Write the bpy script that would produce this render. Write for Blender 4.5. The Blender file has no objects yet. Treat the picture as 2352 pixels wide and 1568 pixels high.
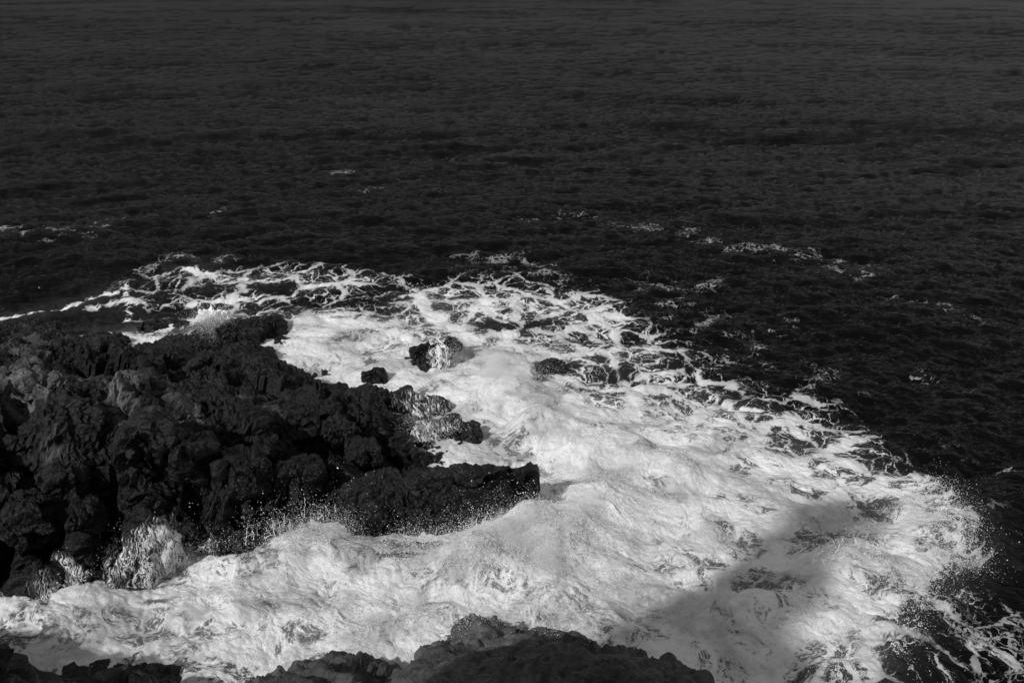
import bpy, math, random
import numpy as np
from mathutils import Vector
from mathutils.bvhtree import BVHTree

# ------------------------------------------------------------------ camera, sky, sun, exposure
sc = bpy.context.scene
col = sc.collection
CAM_H, PITCH, LENS = 12.0, 21.9, 35.0
cam_d = bpy.data.cameras.new('camera'); cam_d.lens = LENS; cam_d.sensor_width = 36.0
cam_d.clip_start = 0.1; cam_d.clip_end = 30000
cam = bpy.data.objects.new('camera', cam_d); col.objects.link(cam)
cam.location = (0, 0, CAM_H); cam.rotation_euler = (math.radians(90 - PITCH), 0, 0)
sc.camera = cam

SUN_EL, SUN_ROT = math.radians(36), math.radians(225)      # sun behind and to the left of the camera
sun_dir = Vector((math.sin(SUN_ROT) * math.cos(SUN_EL), math.cos(SUN_ROT) * math.cos(SUN_EL), math.sin(SUN_EL)))
w = bpy.data.worlds.new('World'); sc.world = w; w.use_nodes = True
nt = w.node_tree; nt.nodes.clear()
sky = nt.nodes.new('ShaderNodeTexSky'); sky.sky_type = 'NISHITA'; sky.sun_disc = False
sky.sun_elevation = SUN_EL; sky.sun_rotation = SUN_ROT; sky.air_density = 1.0; sky.dust_density = 0.4
bw = nt.nodes.new('ShaderNodeSeparateColor')                # the photograph is black and white, blue rendered dark
bg = nt.nodes.new('ShaderNodeBackground'); bg.inputs['Strength'].default_value = 0.085
ow = nt.nodes.new('ShaderNodeOutputWorld')
nt.links.new(sky.outputs[0], bw.inputs[0]); nt.links.new(bw.outputs[2], bg.inputs[0]); nt.links.new(bg.outputs[0], ow.inputs[0])
sun_d = bpy.data.lights.new('sun', 'SUN'); sun_d.energy = 3.1; sun_d.angle = math.radians(1.6); sun_d.color = (1, 1, 1)
sun = bpy.data.objects.new('sun', sun_d); col.objects.link(sun)
sun.rotation_euler = sun_dir.to_track_quat('Z', 'Y').to_euler()
sun.location = sun_dir * 100
sc.view_settings.view_transform = 'Standard'; sc.view_settings.look = 'None'
sc.view_settings.exposure = 0.0; sc.view_settings.gamma = 1.0; sc.view_settings.use_curve_mapping = False
sc.cycles.max_bounces = 6; sc.cycles.diffuse_bounces = 3; sc.cycles.glossy_bounces = 2
sc.cycles.transmission_bounces = 2; sc.cycles.use_denoising = True
sc.cycles.caustics_reflective = False; sc.cycles.caustics_refractive = False

# ------------------------------------------------------------------ helpers
FPX = LENS / 36.0 * 2352.0
TH = math.radians(PITCH); CT, ST = math.cos(TH), math.sin(TH)
def ray(px, py):
    a = (px - 1176.0) / FPX; b = -(py - 784.0) / FPX
    return np.array([a, CT + b * ST, -ST + b * CT])
def at(px, py, z=0.0):                     # the place at height z that lies under a spot of the 2352 x 1568 view
    d = ray(px, py); t = (z - CAM_H) / d[2]
    return np.array([d[0] * t, d[1] * t, z])

rng = np.random.default_rng(7)
def h32(x):
    x = x.astype(np.uint32)
    x ^= x >> np.uint32(16); x *= np.uint32(0x7feb352d); x ^= x >> np.uint32(15)
    x *= np.uint32(0x846ca68b); x ^= x >> np.uint32(16)
    return x
def hcell(i, j, k, seed):
    return h32((i.astype(np.int64) * 73856093 ^ j.astype(np.int64) * 19349663 ^ k.astype(np.int64) * 83492791 ^ (seed * 2654435761)) & 0xffffffff)
def u01(h): return h.astype(np.float32) / np.float32(4294967295.0)
def gnoise(P, seed=0):                     # 3D gradient noise, about -1..1
    F = np.floor(P); f = (P - F).astype(np.float32); F = F.astype(np.int64)
    s = f * f * f * (f * (f * 6 - 15) + 10)
    out = np.zeros(len(P), np.float32)
    for dx in (0, 1):
        wx = s[:, 0] if dx else 1 - s[:, 0]
        for dy in (0, 1):
            wy = s[:, 1] if dy else 1 - s[:, 1]
            for dz in (0, 1):
                wz = s[:, 2] if dz else 1 - s[:, 2]
                h = hcell(F[:, 0] + dx, F[:, 1] + dy, F[:, 2] + dz, seed)
                gx = (h & np.uint32(1023)).astype(np.float32) / 511.5 - 1
                gy = ((h >> np.uint32(10)) & np.uint32(1023)).astype(np.float32) / 511.5 - 1
                gz = ((h >> np.uint32(20)) & np.uint32(1023)).astype(np.float32) / 511.5 - 1
                out += wx * wy * wz * (gx * (f[:, 0] - dx) + gy * (f[:, 1] - dy) + gz * (f[:, 2] - dz))
    return out * 1.5
def fbm(P, oct=4, seed=0, gain=0.5, lac=2.03):
    o = 0; a = 1.0; Q = np.array(P, dtype=np.float64)
    for i in range(oct):
        o = o + a * gnoise(Q, seed + i * 17); Q = Q * lac + 3.7; a *= gain
    return o
def billow(P, oct=4, seed=0, gain=0.5, lac=2.1):
    o = 0; a = 1.0; Q = np.array(P, dtype=np.float64)
    for i in range(oct):
        o = o + a * (np.abs(gnoise(Q, seed + i * 17)) * 2 - 0.5); Q = Q * lac + 5.1; a *= gain
    return o
def worley(P, seed=0):
    F = np.floor(P).astype(np.int64)
    n = len(P); f1 = np.full(n, 9., np.float32); f2 = np.full(n, 9., np.float32)
    idd = np.zeros(n, np.uint32); vec = np.zeros((n, 3), np.float32)
    for dx in (-1, 0, 1):
        for dy in (-1, 0, 1):
            for dz in (-1, 0, 1):
                h = hcell(F[:, 0] + dx, F[:, 1] + dy, F[:, 2] + dz, seed)
                c = np.stack([F[:, 0] + dx + u01(h), F[:, 1] + dy + u01(h32(h + np.uint32(1))), F[:, 2] + dz + u01(h32(h + np.uint32(2)))], 1)
                v = (P - c).astype(np.float32); d = np.sqrt((v * v).sum(1))
                m = d < f1
                f2 = np.where(m, f1, np.minimum(f2, d)); f1 = np.where(m, d, f1)
                idd = np.where(m, h, idd); vec = np.where(m[:, None], v, vec)
    return f1, f2, idd, vec
def sstep(a, b, x):
    t = np.clip((x - a) / (b - a), 0, 1); return t * t * (3 - 2 * t)

def mesh_np(name, V, F, mat, parent=None, smooth=True, attrs=None):
    """one mesh object from numpy vertices and faces (all quads or all triangles)"""
    me = bpy.data.meshes.new(name)
    F = np.asarray(F, np.int32); k = F.shape[1]
    me.vertices.add(len(V)); me.vertices.foreach_set('co', np.asarray(V, np.float32).ravel())
    me.loops.add(F.size); me.loops.foreach_set('vertex_index', F.ravel())
    me.polygons.add(len(F)); me.polygons.foreach_set('loop_start', np.arange(0, F.size, k, dtype=np.int32))
    me.polygons.foreach_set('loop_total', np.full(len(F), k, np.int32))
    me.update(calc_edges=True)
    me.polygons.foreach_set('use_smooth', np.full(len(F), smooth, bool))
    for an, arr in (attrs or {}).items():
        arr = np.asarray(arr, np.float32)
        if arr.ndim == 1:
            a = me.attributes.new(an, 'FLOAT', 'POINT'); a.data.foreach_set('value', arr)
        else:
            a = me.attributes.new(an, 'FLOAT_VECTOR', 'POINT'); a.data.foreach_set('vector', arr.ravel())
    me.materials.append(mat)
    o = bpy.data.objects.new(name, me); col.objects.link(o)
    if parent: o.parent = parent
    return o
def tag(o, label=None, cat=None, group=None, kind=None):
    if label: o['label'] = label
    if cat: o['category'] = cat
    if group: o['group'] = group
    if kind: o['kind'] = kind
    return o
def grid_faces(nr, nc):
    i = np.arange(nr * nc, dtype=np.int32).reshape(nr, nc)
    return np.stack([i[:-1, :-1], i[:-1, 1:], i[1:, 1:], i[1:, :-1]], -1).reshape(-1, 4)
def grid_normals(V, nr, nc):
    A = V.reshape(nr, nc, 3)
    du = np.gradient(A, axis=1); dv = np.gradient(A, axis=0)
    n = np.cross(du, dv).reshape(-1, 3)
    n /= np.linalg.norm(n, axis=1, keepdims=True) + 1e-9
    n[n[:, 2] < 0] *= -1
    return n
def submesh(V, F, keep, attrs):
    F = F[keep]; used = np.zeros(len(V), bool); used[F.ravel()] = True
    idx = np.cumsum(used) - 1
    return V[used], idx[F], {k: v[used] for k, v in attrs.items()}

# ------------------------------------------------------------------ materials
class NB:
    def __init__(s, name):
        s.m = bpy.data.materials.new(name); s.m.use_nodes = True; s.t = s.m.node_tree; s.t.nodes.clear()
        s.out = s.t.nodes.new('ShaderNodeOutputMaterial')
    def n(s, typ, ins=None, **kw):
        nd = s.t.nodes.new(typ)
        for k, v in kw.items(): setattr(nd, k, v)
        for k, v in (ins or {}).items():
            if isinstance(v, bpy.types.NodeSocket): s.t.links.new(v, nd.inputs[k])
            else: nd.inputs[k].default_value = v
        return nd
    def math(s, op, a, b=0.0, c=None, clamp=False):
        ins = {0: a, 1: b}
        if c is not None: ins[2] = c
        return s.n('ShaderNodeMath', ins, operation=op, use_clamp=clamp).outputs[0]
    def ramp(s, x, a, b, lo=0.0, hi=1.0):
        return s.n('ShaderNodeMapRange', {'Value': x, 'From Min': a, 'From Max': b, 'To Min': lo, 'To Max': hi}, interpolation_type='SMOOTHSTEP').outputs[0]
    def noise(s, v, scale, detail=4, rough=0.55, dist=0.0):
        return s.n('ShaderNodeTexNoise', {'Vector': v, 'Scale': scale, 'Detail': detail, 'Roughness': rough, 'Distortion': dist})
    def attr(s, name): return s.n('ShaderNodeAttribute', attribute_name=name)
    def vmath(s, op, a, b):
        return s.n('ShaderNodeVectorMath', {0: a, 1: b}, operation=op).outputs[0]

GLOSS = 0.46                    # a polarising filter takes most of the glare off the water
def make_sea(name):
    b = NB(name)
    dens = b.attr('dens').outputs['Fac']; flow = b.attr('flow').outputs['Vector']; aer = b.attr('aer').outputs['Fac']
    # ---- lace of foam: edges of warped cells at three sizes, more of it where the water is churned
    wn = b.noise(flow, 0.9, 5, 0.6).outputs['Color']
    wv = b.vmath('SCALE', b.vmath('SUBTRACT', wn, (0.5, 0.5, 0.5)), (0, 0, 0)); wv.node.inputs['Scale'].default_value = 1.1
    p1 = b.vmath('ADD', flow, wv)
    wn2 = b.noise(flow, 4.5, 4, 0.6).outputs['Color']
    wv2 = b.vmath('SCALE', b.vmath('SUBTRACT', wn2, (0.5, 0.5, 0.5)), (0, 0, 0)); wv2.node.inputs['Scale'].default_value = 0.35
    p2 = b.vmath('ADD', p1, wv2)
    def vor(p, sc_): return b.n('ShaderNodeTexVoronoi', {'Vector': p, 'Scale': sc_, 'Randomness': 1.0}, feature='DISTANCE_TO_EDGE', voronoi_dimensions='2D').outputs['Distance']
    v1 = vor(p2, 0.62); v2 = vor(p2, 1.8); v3 = vor(p2, 4.8); v4 = vor(p2, 12.0)
    fn = b.noise(p2, 1.5, 10, 0.70).outputs['Fac']
    fn2 = b.noise(p1, 0.40, 3, 0.5).outputs['Fac']
    f = b.math('MINIMUM', v1, b.math('MULTIPLY_ADD', v2, 1.15, 0.02))
    f = b.math('MINIMUM', f, b.math('MULTIPLY_ADD', v3, 1.4, 0.055))
    f = b.math('MINIMUM', f, b.math('MULTIPLY_ADD', v4, 1.7, 0.10))
    f = b.math('MULTIPLY_ADD', b.math('SUBTRACT', fn, 0.5), b.math('MULTIPLY_ADD', aer, 1.1, 0.26), f)
    f = b.math('MULTIPLY_ADD', b.math('SUBTRACT', fn2, 0.5), b.math('MULTIPLY_ADD', aer, 0.15, 0.14), f)
    sv = b.n('ShaderNodeMapping', {'Vector': p1, 'Rotation': (0, 0, math.radians(38)), 'Scale': (0.28, 1.0, 1.0)}).outputs[0]
    sk = b.noise(sv, 2.4, 7, 0.66).outputs['Fac']                    # streaks drawn out along the run of the water
    f = b.math('MULTIPLY_ADD', b.math('SUBTRACT', sk, 0.5), b.math('MULTIPLY', aer, 0.85), f)
    gr = b.noise(flow, 11.0, 6, 0.75).outputs['Fac']                # fine bubbles
    f = b.math('MULTIPLY_ADD', b.math('SUBTRACT', gr, 0.5), b.math('MULTIPLY_ADD', aer, 0.95, 0.12), f)
    thr = b.n('ShaderNodeFloatCurve', {'Value': dens})
    cu = thr.mapping.curves[0]
    cu.points[0].location = (0, 0.0); cu.points[1].location = (1, 1.0)
    for x, y in ((0.2, 0.19), (0.35, 0.30), (0.46, 0.343), (0.6, 0.415), (0.7, 0.48), (0.8, 0.58), (0.9, 0.76)): cu.points.new(x, y)
    thr.mapping.update()
    t = b.math('SUBTRACT', thr.outputs[0], 0.30)                 # threshold on f
    d = b.math('SUBTRACT', t, f)
    soft = b.math('MULTIPLY_ADD', aer, 0.16, 0.022)
    foam = b.n('ShaderNodeMapRange', {'Value': d, 'From Min': b.math('MULTIPLY', soft, -1.0), 'From Max': soft, 'To Min': 0.0, 'To Max': 1.0}, interpolation_type='SMOOTHSTEP').outputs[0]
    vl = b.noise(p1, 0.55, 6, 0.62).outputs['Fac']                   # thinner, greyer froth in patches
    foam = b.math('MULTIPLY', foam, b.math('SUBTRACT', 1.0, b.math('MULTIPLY', b.ramp(vl, 0.43, 0.60, 0.0, 0.80), b.math('MULTIPLY', aer, b.ramp(dens, 0.95, 0.75, 0.45, 1.0)))))
    foam = b.math('MULTIPLY', foam, b.ramp(dens, 0.36, 0.66, 0.45, 1.0))   # thin lace is see-through
    tn = b.attr('thin').outputs['Fac']
    g3 = b.noise(p1, 1.1, 6, 0.7).outputs['Fac']
    d2 = b.math('SUBTRACT', b.math('MULTIPLY_ADD', tn, 0.20, b.math('MULTIPLY', b.math('SUBTRACT', g3, 0.62), 1.1)), b.math('MINIMUM', b.math('MULTIPLY', v3, 1.0), b.math('MULTIPLY_ADD', v2, 1.5, 0.02)))
    foam = b.math('MAXIMUM', foam, b.math('MULTIPLY', b.ramp(d2, -0.01, 0.07), b.ramp(tn, 0.05, 0.6, 0.0, 0.36)))
    # ---- ripples
    pos = b.n('ShaderNodeNewGeometry').outputs['Position']
    mp = b.n('ShaderNodeMapping', {'Vector': pos, 'Rotation': (0, 0, math.radians(10)), 'Scale': (0.40, 1.0, 1.0)}).outputs[0]
    r1 = b.noise(mp, 1.1, 5, 0.62, 0.3).outputs['Fac']
    r2 = b.noise(mp, 5.0, 4, 0.6, 0.4).outputs['Fac']
    gust = b.ramp(b.noise(b.n('ShaderNodeMapping', {'Vector': pos, 'Scale': (.5, 1, 1)}).outputs[0], 0.035, 4, .6).outputs['Fac'], 0.35, 0.65, 0.6, 1.45)
    hgt = b.math('MULTIPLY_ADD', r2, 0.058, b.math('MULTIPLY', r1, 0.21))
    bump = b.n('ShaderNodeBump', {'Height': b.math('MULTIPLY', hgt, gust), 'Distance': 1.0, 'Strength': 1.0})
    wcol = b.n('ShaderNodeMix', {'Factor': aer, 'A': 0.002, 'B': 0.22}, data_type='FLOAT').outputs[0]
    wc = b.n('ShaderNodeCombineColor', {0: wcol, 1: wcol, 2: wcol}).outputs[0]
    wd = b.n('ShaderNodeBsdfDiffuse', {'Color': wc, 'Normal': bump.outputs[0]})
    wg = b.n('ShaderNodeBsdfGlossy', {'Color': (GLOSS, GLOSS, GLOSS, 1), 'Roughness': 0.09, 'Normal': bump.outputs[0]})
    fr = b.n('ShaderNodeFresnel', {'IOR': 1.33, 'Normal': bump.outputs[0]})
    water = b.n('ShaderNodeMixShader', {0: b.math('DIVIDE', fr.outputs[0], b.math('MULTIPLY_ADD', fr.outputs[0], 3.2, 1.0)), 1: wd.outputs[0], 2: wg.outputs[0]})
    # ---- foam body
    fb1 = b.noise(flow, 6.0, 9, 0.78).outputs['Fac']
    pv = b.n('ShaderNodeTexVoronoi', {'Vector': p2, 'Scale': 9.0}, feature='SMOOTH_F1', voronoi_dimensions='2D').outputs['Distance']
    fh = b.math('MULTIPLY_ADD', pv, -0.03, b.math('MULTIPLY', fb1, 0.10))
    fh = b.math('MULTIPLY_ADD', foam, 0.02, fh)
    fbump = b.n('ShaderNodeBump', {'Height': fh, 'Distance': 1.0, 'Strength': 0.65})
    fcol = b.ramp(fb1, 0.3, 0.7, 0.74, 0.90)
    foamb = b.n('ShaderNodeBsdfPrincipled', {'Base Color': b.n('ShaderNodeCombineColor', {0: fcol, 1: fcol, 2: fcol}).outputs[0], 'Roughness': 0.75, 'IOR': 1.33, 'Specular IOR Level': 0.2, 'Normal': fbump.outputs[0]})
    mx = b.n('ShaderNodeMixShader', {0: foam, 1: water.outputs[0], 2: foamb.outputs[0]})
    b.t.links.new(mx.outputs[0], b.out.inputs[0])
    return b.m

def make_rock(name, dry_lit, wet, rough_wet=0.35, bump=0.06, speck=0.0):
    b = NB(name)
    pos = b.n('ShaderNodeNewGeometry').outputs['Position']
    dry_lit_fac = b.attr('dry_lit').outputs['Fac']  # mask carries dryness and painted sunlit lightening
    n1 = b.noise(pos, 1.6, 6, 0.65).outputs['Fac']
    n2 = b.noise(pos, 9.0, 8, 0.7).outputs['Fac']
    dr = b.ramp(b.math('MULTIPLY_ADD', b.math('SUBTRACT', n1, 0.5), 1.1, dry_lit_fac), 0.3, 0.75)
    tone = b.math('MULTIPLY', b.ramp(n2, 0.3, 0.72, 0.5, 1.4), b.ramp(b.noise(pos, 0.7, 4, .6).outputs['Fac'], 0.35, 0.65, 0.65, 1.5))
    c = b.math('MULTIPLY', b.n('ShaderNodeMix', {'Factor': dr, 'A': wet, 'B': dry_lit}, data_type='FLOAT').outputs[0], tone)
    if speck:
        v = b.n('ShaderNodeTexVoronoi', {'Vector': pos, 'Scale': 13.0}, feature='F1')
        sp = b.math('MULTIPLY', b.math('LESS_THAN', v.outputs['Distance'], 0.22), b.ramp(n1, 0.42, 0.6))
        c = b.math('MULTIPLY_ADD', sp, speck, c)
    vv = b.n('ShaderNodeTexVoronoi', {'Vector': pos, 'Scale': 7.0}, feature='DISTANCE_TO_EDGE').outputs['Distance']
    hh = b.math('MULTIPLY_ADD', b.ramp(vv, 0.0, 0.12), 0.12, n2)
    bp = b.n('ShaderNodeBump', {'Height': hh, 'Distance': bump, 'Strength': 1.0})
    rr = b.n('ShaderNodeMix', {'Factor': dr, 'A': rough_wet, 'B': 0.85}, data_type='FLOAT').outputs[0]
    p = b.n('ShaderNodeBsdfPrincipled', {'Base Color': b.n('ShaderNodeCombineColor', {0: c, 1: c, 2: c}).outputs[0], 'Roughness': rr, 'Specular IOR Level': 0.27, 'Normal': bp.outputs[0]})
    b.t.links.new(p.outputs[0], b.out.inputs[0])
    return b.m
def make_spray(name):
    b = NB(name)
    p = b.n('ShaderNodeBsdfPrincipled', {'Base Color': (0.86, 0.86, 0.86, 1), 'Roughness': 0.6, 'IOR': 1.33, 'Specular IOR Level': 0.3})
    b.t.links.new(p.outputs[0], b.out.inputs[0])
    return b.m
M_SEA = make_sea('sea_water_and_foam')
M_ROCK = make_rock('wet_black_rock', 0.10, 0.0065, 0.36, 0.05)
M_CRUST = make_rock('barnacled_wet_rock', 0.03, 0.0065, 0.38, 0.04, 0.025)
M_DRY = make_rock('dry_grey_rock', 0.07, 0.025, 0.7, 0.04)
M_SPRAY = make_spray('white_spray')

# ------------------------------------------------------------------ foam and surf maps on the water plane
X0, X1, Y0, Y1, RES = -34.0, 40.0, 6.0, 86.0, 0.16
NX, NY = int((X1 - X0) / RES), int((Y1 - Y0) / RES)
gx, gy = np.meshgrid(X0 + (np.arange(NX) + .5) * RES, Y0 + (np.arange(NY) + .5) * RES)
def wpoly(pts, z=0.0): return np.array([at(x, y, z)[:2] for x, y in pts])
def inside(poly):
    c = np.zeros(gx.shape, bool); n = len(poly)
    for i in range(n):
        x1, y1 = poly[i]; x2, y2 = poly[(i + 1) % n]
        if y1 == y2: continue
        k = ((y1 > gy) != (y2 > gy)) & (gx < (x2 - x1) * (gy - y1) / (y2 - y1) + x1)
        c ^= k
    return c
def gblur(A, s):
    if s <= 0: return A
    r = max(1, int(3 * s / RES)); k = np.exp(-0.5 * (np.arange(-r, r + 1) * RES / s) ** 2); k /= k.sum()
    P = np.pad(A, ((r, r), (r, r)), 'edge')
    T = sum(k[i] * P[i:i + A.shape[0], :] for i in range(2 * r + 1))
    return sum(k[i] * T[:, i:i + A.shape[1]] for i in range(2 * r + 1))
def segdist(pts):
    d = np.full(gx.shape, 1e9)
    for (ax, ay), (bx, by) in zip(pts[:-1], pts[1:]):
        vx, vy = bx - ax, by - ay; L = vx * vx + vy * vy + 1e-9
        t = np.clip(((gx - ax) * vx + (gy - ay) * vy) / L, 0, 1)
        d = np.minimum(d, np.hypot(gx - ax - t * vx, gy - ay - t * vy))
    return d
D = np.zeros((NY, NX)); TN = np.zeros((NY, NX))
def area(pts, v, feather):
    global D
    m = gblur(inside(wpoly(pts)).astype(float), feather)
    D = D * (1 - m) + v * m
def streak(pts, v, wid):
    global D
    m = np.exp(-(segdist(wpoly(pts)) / wid) ** 2)
    D = np.maximum(D, v * m)
def thin(pts, v, wid):
    global TN
    TN = np.maximum(TN, v * np.exp(-(segdist(wpoly(pts)) / wid) ** 2))
def spot(px, py, rx, ry, v, k=1.0):            # round patch given by its half-width and half-height as seen
    global D
    c = at(px, py)[:2]; ax = abs(at(px + rx, py)[0] - c[0]); ay = abs(at(px, py - ry)[1] - at(px, py + ry)[1]) / 2
    m = k * np.exp(-(((gx - c[0]) / ax) ** 2 + ((gy - c[1]) / ay) ** 2) ** 1.5)
    D = D * (1 - m) + v * m

area([(230, 655), (280, 618), (370, 605), (450, 612), (560, 612), (720, 594), (780, 606), (900, 625), (1000, 645), (1080, 612), (1200, 622), (1320, 650), (1400, 672),
      (1470, 700), (1500, 735), (1570, 765), (1640, 800), (1700, 850), (1800, 875), (1840, 838), (1900, 850), (1950, 885), (2000, 925), (1995, 965), (2050, 1000), (2090, 1035),
      (2115, 1085), (2190, 1115), (2235, 1180), (2260, 1275), (2180, 1345), (2120, 1370), (2110, 1430), (2080, 1500), (2060, 1640), (-200, 1640), (-200, 1380), (300, 1200), (300, 760), (310, 700)], 0.46, 0.7)
area([(440, 640), (560, 622), (720, 610), (900, 640), (960, 690), (930, 735), (820, 730), (640, 745), (560, 690), (460, 690)], 0.53, 0.8)
area([(960, 650), (1200, 670), (1400, 690), (1480, 740), (1560, 790), (1640, 860), (1560, 900), (1400, 890), (1270, 880), (1200, 800), (1040, 780), (940, 740)], 0.60, 0.8)
area([(1460, 890), (1600, 880), (1760, 900), (1880, 950), (1980, 1000), (2060, 1040), (2090, 1100), (1900, 1080), (1700, 1000), (1520, 950)], 0.62, 0.6)
# thick white water
area([(570, 800), (640, 735), (760, 728), (930, 742), (1030, 780), (1060, 800), (1140, 795), (1215, 805), (1260, 870), (1330, 930), (1420, 900), (1500, 915), (1600, 945), (1720, 1010), (1860, 1060),
      (1980, 1090), (2130, 1100), (2190, 1140), (2230, 1205), (2245, 1275), (2130, 1350), (2105, 1430), (2050, 1500), (1960, 1640), (-200, 1640), (-200, 1390), (60, 1380), (300, 1300), (600, 1200), (900, 1060), (900, 930), (650, 900)], 0.735, 0.45)
for q in ((1130, 1290, 170, 80), (1280, 1150, 110, 90), (730, 1260, 110, 60), (1180, 880, 110, 90), (1330, 980, 120, 60), (1560, 1080, 140, 50), (500, 1400, 170, 50), (250, 1400, 120, 30), (850, 1430, 150, 80), (1330, 1330, 140, 80),
          (1950, 1300, 110, 40), (1850, 1420, 120, 50), (680, 800, 100, 40), (780, 870, 100, 30), (1450, 1180, 120, 60), (2050, 1300, 60, 40), (1000, 1060, 90, 25)):
    spot(*q, 0.89, 0.9)
# long foam lines at the left
streak([(-40, 704), (60, 698), (170, 686), (225, 672), (290, 662)], 0.78, 0.22)
streak([(300, 650), (315, 690), (310, 715), (350, 722), (440, 722)], 0.66, 0.28)
streak([(20, 700), (28, 718), (10, 735)], 0.8, 0.2)
streak([(230, 690), (300, 680), (420, 690), (520, 680), (620, 690)], 0.62, 0.4)
streak([(440, 625), (520, 640), (600, 645), (700, 660)], 0.7, 0.5)
streak([(560, 680), (660, 660), (760, 650), (860, 640)], 0.68, 0.5)
streak([(160, 760), (240, 752), (300, 760), (390, 745), (470, 735)], 0.75, 0.5)
streak([(640, 735), (760, 730), (900, 745)], 0.9, 0.5)
streak([(960, 680), (1000, 730), (1060, 770), (1100, 790)], 0.85, 0.5)
# thin lines on the open sea
thin([(1210, 518), (1280, 510), (1370, 504)], .8, .9)
thin([(1420, 532), (1460, 540), (1530, 546), (1640, 566), (1740, 586), (1830, 598), (1980, 628)], .85, 1.0)
thin([(1900, 610), (1960, 640)], .9, 1.0); thin([(1990, 690), (2080, 694), (2230, 730)], .65, .7); thin([(1740, 748), (1820, 744)], 1.0, .6); thin([(1570, 760), (1610, 752), (1650, 720)], 1.0, .5)
thin([(1530, 700), (1600, 672), (1640, 655)], .9, .6); thin([(-40, 545), (110, 552), (160, 558), (240, 530)], .8, 1.1); thin([(300, 640), (400, 600), (520, 610)], .8, .9); thin([(1060, 610), (1200, 612), (1300, 650)], .9, 1.2)
thin([(845, 442), (885, 430)], 1.0, .6); thin([(755, 395), (795, 391)], 1.1, .6); thin([(500, 497), (530, 494)], .7, .5); thin([(2300, 1075), (2335, 1066)], 1.1, .25); thin([(1480, 660), (1600, 760), (1760, 850), (1850, 870)], .62, 2.2)
thin([(2100, 850), (2180, 880)], .55, .8); thin([(2150, 1010), (2260, 1160)], .35, 1.2)
# foam rags at the lower right corner
area([(2140, 1340), (2230, 1330), (2400, 1350), (2460, 1640), (2040, 1640), (2080, 1470)], 0.40, 0.5)
thin([(2180, 1380), (2260, 1450), (2340, 1560)], 1.0, 1.2)
for q in ((2215, 1365, 40, 22), (2160, 1400, 25, 35), (2250, 1480, 60, 16), (2320, 1500, 40, 20), (2150, 1540, 30, 40)): spot(*q, 0.52)
# darker gaps
for q in ((1440, 780, 60, 20, .45), (1330, 772, 45, 16, .46), (1300, 842, 30, 16, .40), (1430, 855, 40, 16, .42), (1230, 745, 60, 18, .45), (1130, 745, 40, 16, .4), (1560, 830, 40, 20, .4),
          (1960, 935, 45, 28, .34), (1800, 930, 40, 22, .42), (1700, 900, 50, 18, .42), (1920, 980, 50, 16, .46), (1740, 985, 22, 10, .5), (2000, 1055, 45, 20, .46), (1850, 1010, 40, 14, .5),
          (640, 660, 50, 12, .3), (480, 660, 60, 12, .33), (420, 705, 70, 14, .2), (840, 690, 60, 14, .36), (700, 700, 60, 12, .38), (900, 660, 40, 10, .36),
          (1880, 1130, 70, 16, .62), (2010, 1165, 60, 20, .55), (1700, 1080, 22, 22, .6), (1740, 1365, 50, 18, .55), (1640, 1275, 60, 16, .6), (1960, 1230, 50, 20, .7),
          (1600, 1090, 20, 40, .75), (1380, 985, 40, 12, .7), (285, 1372, 45, 10, .35), (340, 1395, 50, 10, .55), (110, 1490, 35, 14, .4), (130, 1465, 30, 20, .5), (400, 1510, 50, 22, .62),
          (950, 1260, 70, 16, .35), (900, 1290, 70, 12, .45), (2150, 1180, 20, 14, .6), (2000, 1500, 50, 22, .6), (1900, 1550, 110, 20, .62), (860, 830, 30, 10, .6), (1250, 850, 30, 30, .4), (1250, 1410, 80, 22, .62), (1330, 1425, 60, 20, .6), (485, 733, 40, 10, .97), (200, 757, 60, 7, .95), (320, 765, 70, 9, .95), (430, 770, 60, 7, .9), (330, 792, 60, 7, .9), (540, 730, 40, 9, .8),
          (1580, 1340, 60, 16, .6), (1850, 1235, 80, 16, .62), (1760, 1310, 70, 18, .66), (1500, 1460, 80, 20, .66), (1350, 1130, 14, 14, .6), (1650, 1100, 30, 18, .62), (1540, 1000, 50, 10, .6), (1640, 1040, 50, 10, .6), (700, 850, 30, 8, .72), (470, 1470, 60, 14, .66), (640, 1420, 60, 14, .68), (800, 1380, 50, 12, .66)):
    spot(*q)
D = np.clip(D, 0, 1)

# heights of heaped white water
S = np.zeros((NY, NX))
def heap(px, py, rx, ry, h):
    global S
    c = at(px, py, h * 0.5)[:2]
    S = np.maximum(S, h * np.exp(-(((gx - c[0]) / rx) ** 2 + ((gy - c[1]) / ry) ** 2)))
for q in ((1130, 1270, 2.0, 1.2, 1.1), (1270, 1180, 1.4, 1.6, 0.9), (1380, 1120, 1.6, 1.6, .6), (720, 1240, 1.3, .8, .7), (640, 1270, 1.6, .8, .6), (1150, 880, 1.4, 2.4, .7), (1250, 950, 1.3, 1.6, .7),
          (1380, 1010, 1.6, 1.2, .6), (1560, 1060, 2.0, 1.3, .5), (1050, 1400, 1.6, 1.0, .8), (1300, 1380, 1.8, .9, .8), (1950, 1290, 1.6, .9, .8), (1850, 1400, 1.6, .9, .6), (2040, 1310, 1.0, .8, .8),
          (150, 1390, 1.8, .8, .5), (500, 1400, 2.0, 1.0, .4), (880, 1440, 1.6, .9, .5), (490, 722, .8, .7, .9), (1700, 1180, 2.2, 1.2, .4), (60, 1420, 1.2, .8, .5)):
    heap(*q)
front = wpoly([(1840, 850), (1900, 865), (1990, 935), (1990, 965), (2045, 1005), (2085, 1045), (2105, 1095), (2150, 1130), (2180, 1190), (2200, 1270), (2120, 1330), (2085, 1400), (2040, 1500)])
fd = segdist(front)
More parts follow.
